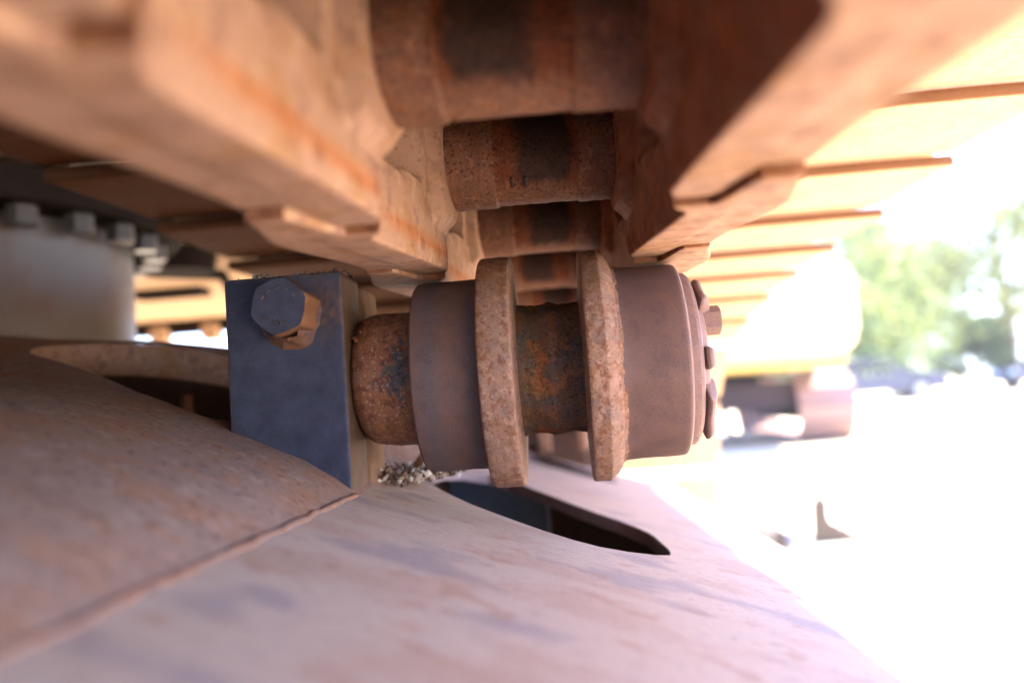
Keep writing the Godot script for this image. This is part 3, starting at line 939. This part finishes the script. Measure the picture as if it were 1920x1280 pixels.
func build_track() -> void:
	# pins from behind the camera, over the roller, down towards the idler
	var ys := [0.800, 0.885, 0.935, 0.950, 0.950, 0.944, 0.939, 0.936, 0.941, 0.950, 0.953, 0.948, 0.938, 0.930, 0.920, 0.902, 0.873]
	var pins := PackedVector3Array()
	var z := 1.16
	for k in ys.size():
		pins.append(Vector3(0, ys[k], z))
		z -= PITCH * (0.895 if k < 2 else 1.0)
	# round the idler
	for k in 5:
		var a := 0.42 + 0.50 * k
		pins.append(Vector3(0, 0.475 + 0.38 * cos(a), -1.935 - 0.38 * sin(a)))
	var labels := [  # sections behind the camera are unseen, added to shade the chain
		"unseen track section turning down to the sprocket behind the camera, lowest one",
		"unseen track section sloping towards the sprocket behind the camera",
		"unseen track section well behind the camera, fifth before the top edge",
		"unseen track section behind the camera, fourth before the top edge",
		"unseen track section farthest behind the camera, third before the top edge",
		"unseen track section behind the camera, second before the top edge",
		"track section at the very top edge, with one dark bushing close overhead",
		"near track section with big blurred link ending at the topmost bushing",
		"track section whose bushing hangs second from the top, just above the roller",
		"track section pressing on the roller, third bushing from the top",
		"track section with fourth bushing, first one behind the roller",
		"tan track section two shoes beyond the roller",
		"tan track section three shoes beyond the roller",
		"tan track section four shoes beyond the roller",
		"tan track section five shoes beyond the roller",
		"tan track section six shoes beyond the roller, starting to dip",
		"dipping tan track section seven shoes beyond the roller",
		"track section bending over the top of the idler",
		"track section on the front curve of the idler, upper one",
		"track section at the very front of the idler",
		"track section low on the front curve of the idler"]
	var proto := make_segment()
	for k in pins.size() - 1:
		var o := proto
		if k != 8:
			o = proto.duplicate()
			o.name = numbered("track_section")
			add_child(o, true)
		var d := pins[k + 1] - pins[k]
		# every bushing has worn its own way; only the second one in view shows its stamp
		var bu: Node3D = o.get_node("bushing")
		bu.rotation = Vector3(0.0, 0.0 if k % 3 != 1 else PI, 0.0)
		for c in bu.get_children():
			if k != 8:
				bu.remove_child(c)
				c.free()
		if k != 8:
			bu.rotation.x = 0.25 * sin(k * 2.3)
		o.position = pins[k]
		o.rotation.x = atan2(d.y, -d.z)
		tag(o, labels[k], "track section", "sections of the track chain overhead")

# ------------------------------------------------------------------ swing ring and deck on the left
func build_deck() -> void:
	var c := Vector3(-0.88, 0.88, -1.15)
	var t := thing("swing_pedestal", "grey round pedestal with bolted ring under the deck", "pedestal", c)
	var turn := Basis(Vector3.BACK, PI / 2)     # lathe axis to vertical
	var grey := func(p: Vector3, n: Vector3) -> Color:
		var w := wear.get_noise_3dv(p * 9.0)
		return Color(0.115, 0.095, 0.077).lerp(Color(0.095, 0.06, 0.04), smoothstep(0.05, 0.35, w)) * (1.0 + 0.2 * w)
	var drum := put("drum", lathe(refine(PackedVector2Array([Vector2(-0.12, 0.25), Vector2(0.206, 0.25)]), 0.03), 96).mesh(40, grey), mats.paint, t)
	drum.transform = Transform3D(turn, Vector3.ZERO)
	mats.drum = plain("steel drum", Color(1, 1, 1), 0.5, 0.1)
	drum.material_override = mats.drum
	var darkc := func(p: Vector3, n: Vector3) -> Color: return Color(0.03, 0.021, 0.017)
	var ring := put("flange_ring", lathe(PackedVector2Array([Vector2(0.205, 0.24), Vector2(0.205, 0.316), Vector2(0.209, 0.32), Vector2(0.246, 0.32), Vector2(0.25, 0.316), Vector2(0.25, 0.0)]), 96).mesh(30, darkc), mats.matt, t)
	ring.transform = Transform3D(turn, Vector3.ZERO)
	for k in 24:
		var a := TAU * k / 24 + 0.1
		var b := put("ring_bolt", hex_head(0.019, 0.024, 0.3).mesh(30, func(p: Vector3, n: Vector3) -> Color: return Color(0.10, 0.083, 0.07)), mats.paint, t)
		b.transform = Transform3D(Basis(Vector3.RIGHT, PI / 2), Vector3(cos(a) * 0.280, 0.205, sin(a) * 0.280))
	# deck of the machine over it
	var d := thing("machine_deck", "peach lit underside of the machine deck beyond the pedestal", "machine deck", Vector3(-1.4, 1.1, -1.6))
	var tanp := func(p: Vector3, n: Vector3) -> Color: return Color(0.95, 0.92, 0.88) * (1.0 + 0.15 * wear.get_noise_3dv(p * 5.0))
	put("deck_plate", box(Vector3(-1.3, 0.045, -1.05), Vector3(0.85, 0.08, 3.0), 0.004, Vector3i(12, 1, 12)).mesh(30, tanp), mats.shoe, d)
	# long opening in the belly, a lug under it and a bent grab rod
	put("deck_beam", box(Vector3(-1.3, 0.0, -1.10), Vector3(0.85, 0.12, -1.05), 0.006).mesh(30, darkc), mats.matt, d)
	for x in [-0.05, 0.10, 0.27]:
		put("deck_lug", block(Vector3(0.03, 0.03, 0.03), 0.012).mesh(30, tanp), mats.shoe, d).position = Vector3(x, 0.0, -1.06)
	put("slot_cover", box(Vector3(0.34, 0.025, -0.48), Vector3(0.52, 0.044, -0.42), 0.004).mesh(30, darkc), mats.matt, d)
	var port := put("drain_port", lathe(PackedVector2Array([Vector2(0.0, 0.0), Vector2(0.0, 0.07), Vector2(0.03, 0.075), Vector2(0.045, 0.075)]), 32).mesh(30, darkc), mats.matt, d)
	port.transform = Transform3D(turn, Vector3(0.66, 0.0, 0.01))
	put("grab_rod", tube(PackedVector3Array([Vector3(0.56, 0.03, 0.02), Vector3(0.63, 0.012, -0.06), Vector3(0.70, 0.012, -0.11), Vector3(0.655, -0.01, -0.30)]), 0.012).mesh(40, darkc), mats.matt, d)
	put("unseen_house", box(Vector3(-1.3, 0.085, -1.05), Vector3(1.6, 1.2, 3.0), 0.05).mesh(30, tanp), mats.shoe, d)  # house out of view, added to block the sky above
	# the machine's other track, out of view, added to block light from the left
	var w := thing("unseen_track", "unseen far left track of the machine, added to block light", "machine track", Vector3(-2.55, 0, -0.9))
	put("track_belt", block(Vector3(0.4, 0.5, 2.1), 0.3, 2, 3, 6).mesh(40, darkc), mats.matt, w).position.y = 0.5
	var p := thing("prop_post", "thin blue grey post in the bright gap left of the blue bracket", "post", Vector3(-1.47, 0, -3.05))
	put("post_shaft", lathe(PackedVector2Array([Vector2(0, 0.0), Vector2(0, 0.022), Vector2(1.16, 0.022), Vector2(1.16, 0.0)]), 20).mesh(30, func(a: Vector3, n: Vector3) -> Color: return Color(0.30, 0.33, 0.42)), mats.paint, p).transform = Transform3D(turn, Vector3.ZERO)
	put("base_plate", box(Vector3(-0.07, 0.0, -0.07), Vector3(0.07, 0.015, 0.07), 0.003).mesh(30, darkc), mats.matt, p)

# ------------------------------------------------------------------ yard behind
func build_other_machine() -> void:
	var t := thing("yellow_excavator", "yellow excavator parked behind, seen right of the roller", "excavator", Vector3(2.3, 0, -12.0))
	var yel := func(p: Vector3, n: Vector3) -> Color: return Color(0.72, 0.50, 0.12) * (1.0 + 0.1 * wear.get_noise_3dv(p * 2.0))
	var cream := func(p: Vector3, n: Vector3) -> Color: return Color(0.80, 0.70, 0.42)
	var dark := func(p: Vector3, n: Vector3) -> Color: return Color(0.06, 0.05, 0.06)
	var pink := func(p: Vector3, n: Vector3) -> Color: return Color(0.27, 0.17, 0.15) * (1.0 + 0.2 * wear.get_noise_3dv(p * 4.0))
	put("counterweight", block(Vector3(1.42, 0.66, 0.65), 0.34, 8, 6, 6, func(p: Vector3) -> Vector3:
		return Vector3(p.x - 0.05, p.y * (1.0 - 0.18 * smoothstep(0.2, 1.4, p.x) * step(p.y)) + 1.78, p.z + 1.0)).mesh(40, cream), mats.paint, t)
	put("engine_house", box(Vector3(-1.4, 1.15, -3.2), Vector3(1.3, 2.3, 0.9), 0.08).mesh(30, cream), mats.paint, t)
	put("belly_plate", box(Vector3(-1.35, 1.0, -3.0), Vector3(1.2, 1.14, 1.3), 0.03).mesh(30, yel), mats.paint, t)
	put("carbody", box(Vector3(-1.1, 0.48, -1.9), Vector3(0.9, 0.86, 0.2), 0.05).mesh(30, dark), mats.matt, t)
	put("swing_ring", lathe(PackedVector2Array([Vector2(0.84, 0.0), Vector2(0.84, 0.6), Vector2(1.02, 0.6), Vector2(1.02, 0.0)]), 40).mesh(30, dark), mats.matt, t).transform = Transform3D(Basis(Vector3.BACK, PI / 2), Vector3(0, 0, -0.9))
	put("tow_eye", tube(PackedVector3Array([Vector3(-0.15, 0.5, 0.25), Vector3(-0.15, 0.25, 0.25), Vector3(0.0, 0.15, 0.25), Vector3(0.15, 0.25, 0.25), Vector3(0.15, 0.5, 0.25)]), 0.04).mesh(40, dark), mats.paint, t)
	for side in [-1.0, 1.0]:
		var tk := put("side_beam", box(Vector3(-0.2, 0.28, -3.3), Vector3(0.2, 0.70, 0.2), 0.05).mesh(30, dark), mats.matt, t)
		tk.position.x = side * 1.18
		for k in 44:
			var per := 2.0 * 3.4 + PI * 0.94
			var q := per * k / 44.0
			var pos := Vector3.ZERO
			var ang := 0.0
			if q < 3.4:
				pos = Vector3(0, 0.94, -3.4 + q)
			elif q < 3.4 + PI * 0.47:
				ang = (q - 3.4) / 0.47
				pos = Vector3(0, 0.47 + 0.47 * cos(ang), 0.47 * sin(ang))
			elif q < 6.8 + PI * 0.47:
				ang = PI
				pos = Vector3(0, 0.0, -(q - 3.4 - PI * 0.47))
			else:
				ang = PI + (q - 6.8 - PI * 0.47) / 0.47
				pos = Vector3(0, 0.47 + 0.47 * cos(ang), -3.4 + 0.47 * sin(ang))
			var sh := put("track_shoe", null, mats.paint, tk)
			sh.mesh = other_shoe(pink)
			sh.transform = Transform3D(Basis(Vector3.RIGHT, ang), pos)

var cached_shoe: Mesh
func other_shoe(paint: Callable) -> Mesh:
	if cached_shoe == null:
		cached_shoe = box(Vector3(-0.38, -0.03, -0.105), Vector3(0.38, 0.012, 0.105), 0.01).mesh(30, paint)
	return cached_shoe

func step(x: float) -> float:
	return 1.0 if x > 0.0 else 0.0

func make_car(called: String, label: String, category: String, at: Vector3, turn: float, body: Color, pickup: bool) -> void:
	var t := thing(called, label, category, at, "dark vehicles parked under the trees")
	t.rotation.y = turn
	var cp := func(p: Vector3, n: Vector3) -> Color: return body
	var low := PackedVector2Array([Vector2(-2.3, 0.35), Vector2(2.25, 0.32), Vector2(2.34, 0.5), Vector2(2.28, 0.78), Vector2(2.1, 0.88), Vector2(1.1, 0.98), Vector2(-2.2, 1.0), Vector2(-2.36, 0.8)])
	put("body", prism(low, -0.88, 0.88).mesh(25, cp), mats.carpaint, t)
	var top := PackedVector2Array([Vector2(1.15, 0.98), Vector2(0.45, 1.5), Vector2(-0.6 if pickup else -1.5, 1.55), Vector2(-1.0 if pickup else -2.1, 1.0)])
	put("cabin", prism(top, -0.76, 0.76).mesh(25, cp), mats.carpaint, t)
	for z in [-0.765, 0.765]:
		var win := PackedVector2Array([Vector2(0.9, 1.03), Vector2(0.4, 1.42), Vector2(-0.55 if pickup else -1.4, 1.47), Vector2(-0.85 if pickup else -1.8, 1.03)])
		put("side_window", prism(win, z - 0.004, z + 0.004).mesh(25), mats.glass, t)
	var ws := put("windscreen", box(Vector3(-0.005, -0.4, -0.68), Vector3(0.005, 0.4, 0.68), 0.002).mesh(), mats.glass, t)
	ws.transform = Transform3D(Basis(Vector3.BACK, 0.93), Vector3(0.815, 1.25, 0))
	for x in [-1.42, 1.42]:
		for z in [-0.82, 0.82]:
			var w := put("wheel", lathe(PackedVector2Array([Vector2(-0.11, 0.2), Vector2(-0.11, 0.32), Vector2(-0.08, 0.35), Vector2(0.08, 0.35), Vector2(0.11, 0.32), Vector2(0.11, 0.2)]), 28).mesh(30, func(p: Vector3, n: Vector3) -> Color: return Color(0.02, 0.02, 0.02)), mats.paint, t)
			w.transform = Transform3D(Basis(Vector3.UP, PI / 2), Vector3(x, 0.35, z))
			put("rim", lathe(PackedVector2Array([Vector2(-0.09, 0.0), Vector2(-0.09, 0.2), Vector2(0.09, 0.2), Vector2(0.09, 0.0)]), 20).mesh(30, func(p: Vector3, n: Vector3) -> Color: return Color(0.5, 0.5, 0.52)), mats.paint, w)
	for z in [-0.62, 0.62]:
		put("headlight", block(Vector3(0.03, 0.08, 0.16), 0.02).mesh(30, func(p: Vector3, n: Vector3) -> Color: return Color(0.8, 0.8, 0.8)), mats.carpaint, t).position = Vector3(2.3, 0.72, z)

func make_tree(called: String, label: String, at: Vector3, height: float, spread: float, low: float, n: int, tint: Color, rng_seed: int, leaf := 0.12) -> void:
	var rng := RandomNumberGenerator.new()
	rng.seed = rng_seed
	var t := thing(called, label, "tree" if called == "tree" else "bush", at, "trees and bushes behind the yard")
	var wood := Shape.new()
	var tips := PackedVector3Array()
	var trunk := PackedVector3Array()
	for k in 7:
		trunk.append(Vector3(rng.randf_range(-0.15, 0.15) * k * 0.2, height * 0.62 * k / 6.0, rng.randf_range(-0.15, 0.15) * k * 0.2))
	var tr := tube(trunk, height * 0.022, 10)
	for k in tr.v.size():
		var f := clampf(tr.v[k].y / (height * 0.62), 0.0, 1.0)
		var c := trunk[clampi(int(round(f * 6.0)), 0, 6)]
		tr.v[k] = c + (tr.v[k] - c) * Vector3(1.35 - 0.85 * f, 1.0, 1.35 - 0.85 * f)
	wood.join(tr)
	for k in 22:
		var from := trunk[rng.randi_range(2, 6)] if low > 0.15 * height else trunk[rng.randi_range(0, 6)]
		var a := rng.randf() * TAU
		var el := rng.randf_range(0.15, 1.1)
		var ln := spread * rng.randf_range(0.5, 1.0)
		var to := from + Vector3(cos(a) * cos(el), sin(el), sin(a) * cos(el)) * ln
		to.y = clampf(to.y, low, height)
		var mid := from.lerp(to, 0.5) + Vector3(0, 0.12 * ln, 0)
		wood.join(tube(PackedVector3Array([from, mid, to]), height * 0.007, 6))
		tips.append(to)
		tips.append(mid.lerp(to, 0.4))
	put("trunk", wood.mesh(60), mats.bark, t)
	var cr := Shape.new()
	for k in n:
		var tip := tips[rng.randi() % tips.size()]
		var p := tip + Vector3(rng.randfn(), rng.randfn() * 0.7, rng.randfn()) * spread * 0.15
		p.y = maxf(p.y, low * 0.8)
		var b := Basis.from_euler(Vector3(rng.randf() * TAU, rng.randf() * TAU, rng.randf() * TAU))
		var l := leaf * rng.randf_range(0.6, 1.4)
		var col := tint * rng.randf_range(0.65, 1.3)
		var q0 := cr.vert(p + b * Vector3(-l, 0, 0), col)
		var q1 := cr.vert(p + b * Vector3(0, 0.12 * l, -l * 0.45), col)
		var q2 := cr.vert(p + b * Vector3(l, 0, 0), col)
		var q3 := cr.vert(p + b * Vector3(0, 0.12 * l, l * 0.45), col)
		cr.quad(q0, q1, q2, q3)
	var arr := []
	arr.resize(Mesh.ARRAY_MAX)
	arr[Mesh.ARRAY_VERTEX] = cr.v
	arr[Mesh.ARRAY_COLOR] = cr.c
	arr[Mesh.ARRAY_INDEX] = cr.i
	var nn := PackedVector3Array()
	nn.resize(cr.v.size())
	for k in range(0, cr.v.size(), 4):
		var f := (cr.v[k + 2] - cr.v[k]).cross(cr.v[k + 1] - cr.v[k]).normalized()
		for q in 4:
			nn[k + q] = f
	arr[Mesh.ARRAY_NORMAL] = nn
	var m := ArrayMesh.new()
	m.add_surface_from_arrays(Mesh.PRIMITIVE_TRIANGLES, arr)
	put("crown", m, mats.leaf, t)

func build_yard() -> void:
	var g := Shape.new()
	var n := 60
	for a in n + 1:
		for b in n + 1:
			var fx := (float(a) / n - 0.5) * 2.0
			var fz := (float(b) / n - 0.5) * 2.0
			var x := signf(fx) * pow(absf(fx), 2.2) * 220.0
			var z := signf(fz) * pow(absf(fz), 2.2) * 220.0
			var near := smoothstep(4.0, 9.0, Vector2(x, z).length())
			g.vert(Vector3(x, 0.03 * near * wear.get_noise_2d(x * 0.15, z * 0.15), z))
	for a in n:
		for b in n:
			var o := a * (n + 1) + b
			g.quad(o, o + 1, o + n + 2, o + n + 1)
	var nn := (g.v[g.i[2]] - g.v[g.i[0]]).cross(g.v[g.i[1]] - g.v[g.i[0]])
	if nn.y < 0.0:
		g.flip()
	struct("ground", g.mesh(), mats.ground)
	build_other_machine()
	mats.carpaint = plain("dark car paint", Color(1, 1, 1), 0.25)
	make_car("parked_suv", "dark blue grey car parked beside the yellow excavator", "car", Vector3(10.5, 0.0, -30.0), -0.1, Color(0.03, 0.035, 0.06), false)
	make_car("parked_pickup", "dark low pickup in front of the green bush at the right edge", "car", Vector3(18.9, 0.0, -33.5), PI + 0.15, Color(0.04, 0.04, 0.055), true)
	make_tree("tree", "nearest tall open tree just right of the track shoes", Vector3(11.0, 0, -34), 9.0, 4.6, 1.2, 15000, Color(0.22, 0.26, 0.07), 71)
	make_tree("tree", "olive tree standing behind and right of the nearest tall tree", Vector3(15.2, 0, -40), 10.0, 4.8, 1.6, 11000, Color(0.22, 0.25, 0.08), 76)
	make_tree("tree", "pale sparse tree at the right edge above the round bush", Vector3(18.4, 0, -36), 11.5, 4.6, 2.4, 10000, Color(0.25, 0.28, 0.09), 72)
	make_tree("tree", "hazy far tree low behind the parked vehicles", Vector3(18.5, 0, -52), 7.5, 5.0, 1.0, 9000, Color(0.27, 0.30, 0.11), 73)
	make_tree("bush", "dense round green bush above the dark pickup", Vector3(17.5, 0, -37), 3.1, 1.9, 0.5, 12000, Color(0.11, 0.16, 0.05), 74, 0.09)
	make_tree("bush", "loose low bush beside the yellow excavator", Vector3(9.5, 0, -36), 3.4, 2.0, 0.3, 8000, Color(0.10, 0.14, 0.04), 75, 0.1)

func build_ground_bits() -> void:
	var rng := RandomNumberGenerator.new()
	rng.seed = 12
	var tanp := func(p: Vector3, n: Vector3) -> Color: return Color(0.09, 0.065, 0.045)
	# scalloped angle of steel lying on the ground
	var t := thing("steel_angle", "tan L shaped steel piece with scalloped edge on the bright ground", "scrap metal", Vector3(1.22, 0, -4.35))
	var poly := PackedVector2Array([Vector2(-0.04, 0.0), Vector2(0.205, 0.0)])
	for k in 4:
		for q in 5:
			var a := PI * q / 4.0
			poly.append(Vector2(0.180 - 0.036 * k + 0.016 * cos(a), 0.035 + 0.022 * k - 0.012 * sin(a)))
	poly.append_array(PackedVector2Array([Vector2(0.042, 0.13), Vector2(0.045, 0.20), Vector2(0.015, 0.245), Vector2(-0.03, 0.20)]))
	put("scalloped_plate", prism(poly, -0.03, 0.0).mesh(25, tanp), mats.paint, t)
	put("foot_plate", box(Vector3(-0.02, 0.0, -0.2), Vector3(0.17, 0.012, -0.032), 0.002).mesh(25, tanp), mats.paint, t)
	var b := thing("steel_bar", "short brown bar with grey nuts lying past the frame edge", "scrap metal", Vector3(0.98, 0, -4.25))
	put("bar", box(Vector3(-0.03, 0.0, -0.45), Vector3(0.03, 0.10, 0.05), 0.004).mesh(25, tanp), mats.paint, b)
	for k in 2:
		put("nut", hex_head(0.045, 0.05, 0.2).mesh(25, func(p: Vector3, n: Vector3) -> Color: return Color(0.3, 0.31, 0.36)), mats.paint, b).position = Vector3(0.08, 0.04, -0.06 + 0.12 * k)
	for q in [[0.93, -6.0, 0.05, "small brown stone farthest along the frame edge"], [0.97, -5.3, 0.055, "grey stone between the far stone and the steel bar"], [1.35, -6.1, 0.03, "tiny orange stone lying out on the bright ground"], [0.90, -6.9, 0.06, "brown stone under the end cover of the roller"]]:
		var s := Shape.new()
		s.join(lump(rng, Vector3.ZERO, Vector3(q[2], q[2] * 0.7, q[2])))
		var o := put("stone", s.mesh(20, tanp), mats.dirt)
		o.position = Vector3(q[0], q[2] * 0.4, q[1])
		tag(o, q[3], "stone", "loose pieces on the ground past the frame")
	var lit := Shape.new()
	for k in 60:
		lit.join(lump(rng, Vector3(rng.randf_range(1.2, 3.2), 0.006, rng.randf_range(-4.6, -1.8)), Vector3(0.012, 0.003, 0.006)))
	var lo := put("leaf_litter", lit.mesh(20, func(p: Vector3, n: Vector3) -> Color: return Color(0.5, 0.36, 0.2)), mats.dirt)
	lo.set_meta("kind", "stuff")
	tag(lo, "scattered bits of dry leaf on the pale ground", "leaf litter")

# ------------------------------------------------------------------ scene
func _ready() -> void:
	# camera
	var cam := Camera3D.new()
	cam.name = "camera"
	add_child(cam)
	cam.transform = Transform3D(Basis(Vector3(0.9955, -0.0696, -0.0643), Vector3(0.0741, 0.9948, 0.0693), Vector3(0.0591, -0.0738, 0.9955)).orthonormalized(), Vector3(0, 0.80, 0))
	cam.far = 600.0
	cam.near = 0.01
	var lens := CameraAttributesPhysical.new()
	lens.frustum_focal_length = 29.62
	lens.frustum_focus_distance = 0.50
	lens.exposure_aperture = 29.62 / 8.4
	lens.frustum_far = 600.0
	lens.frustum_near = 0.01
	cam.attributes = lens
	cam.current = true
	print("fov ", cam.fov)
	# sky
	var sky := ProceduralSkyMaterial.new()
	sky.sky_top_color = Color(0.36, 0.58, 0.92)
	sky.sky_horizon_color = Color(0.86, 0.92, 0.98)
	sky.sky_curve = 0.12
	sky.ground_bottom_color = Color(0.55, 0.5, 0.44)
	sky.ground_horizon_color = Color(0.8, 0.82, 0.84)
	sky.sky_energy_multiplier = 1.0
	var env := Environment.new()
	env.background_mode = Environment.BG_SKY
	env.sky = Sky.new()
	env.sky.sky_material = sky
	env.tonemap_mode = Environment.TONE_MAPPER_LINEAR
	env.tonemap_exposure = 11.2
	env.sdfgi_enabled = true
	env.ssao_enabled = true
	env.ssil_enabled = true
	env.fog_enabled = true
	env.fog_density = 0.001
	env.fog_light_color = Color(0.97, 0.96, 0.93)
	var we := WorldEnvironment.new()
	we.name = "world_environment"
	we.environment = env
	add_child(we)
	# sun: from the right and ahead, high
	var sun := DirectionalLight3D.new()
	sun.name = "sun"
	sun.light_energy = 1.6
	sun.light_color = Color(1.0, 0.94, 0.83)
	sun.light_angular_distance = 2.0
	sun.shadow_enabled = true
	add_child(sun)
	sun.look_at_from_position(Vector3(0.73, 0.95, -0.4), Vector3.ZERO)

	make_materials()
	build_yard()
	build_frame()
	build_deck()
	build_track()
	make_bracket("blue painted clamp bracket with a big hex bolt holding the near roller", true)
	make_roller("rusty double flanged carrier roller in focus under the track chain")
	var b2 := make_bracket("rusty unpainted clamp bracket of the farther carrier roller", false)
	b2.position += Vector3(0, -0.03, -0.80)
	var r2 := make_roller("farther rusty carrier roller seen below the barrel of the near one")
	r2.position += Vector3(0, -0.03, -0.80)
	build_dirt()
	build_ground_bits()
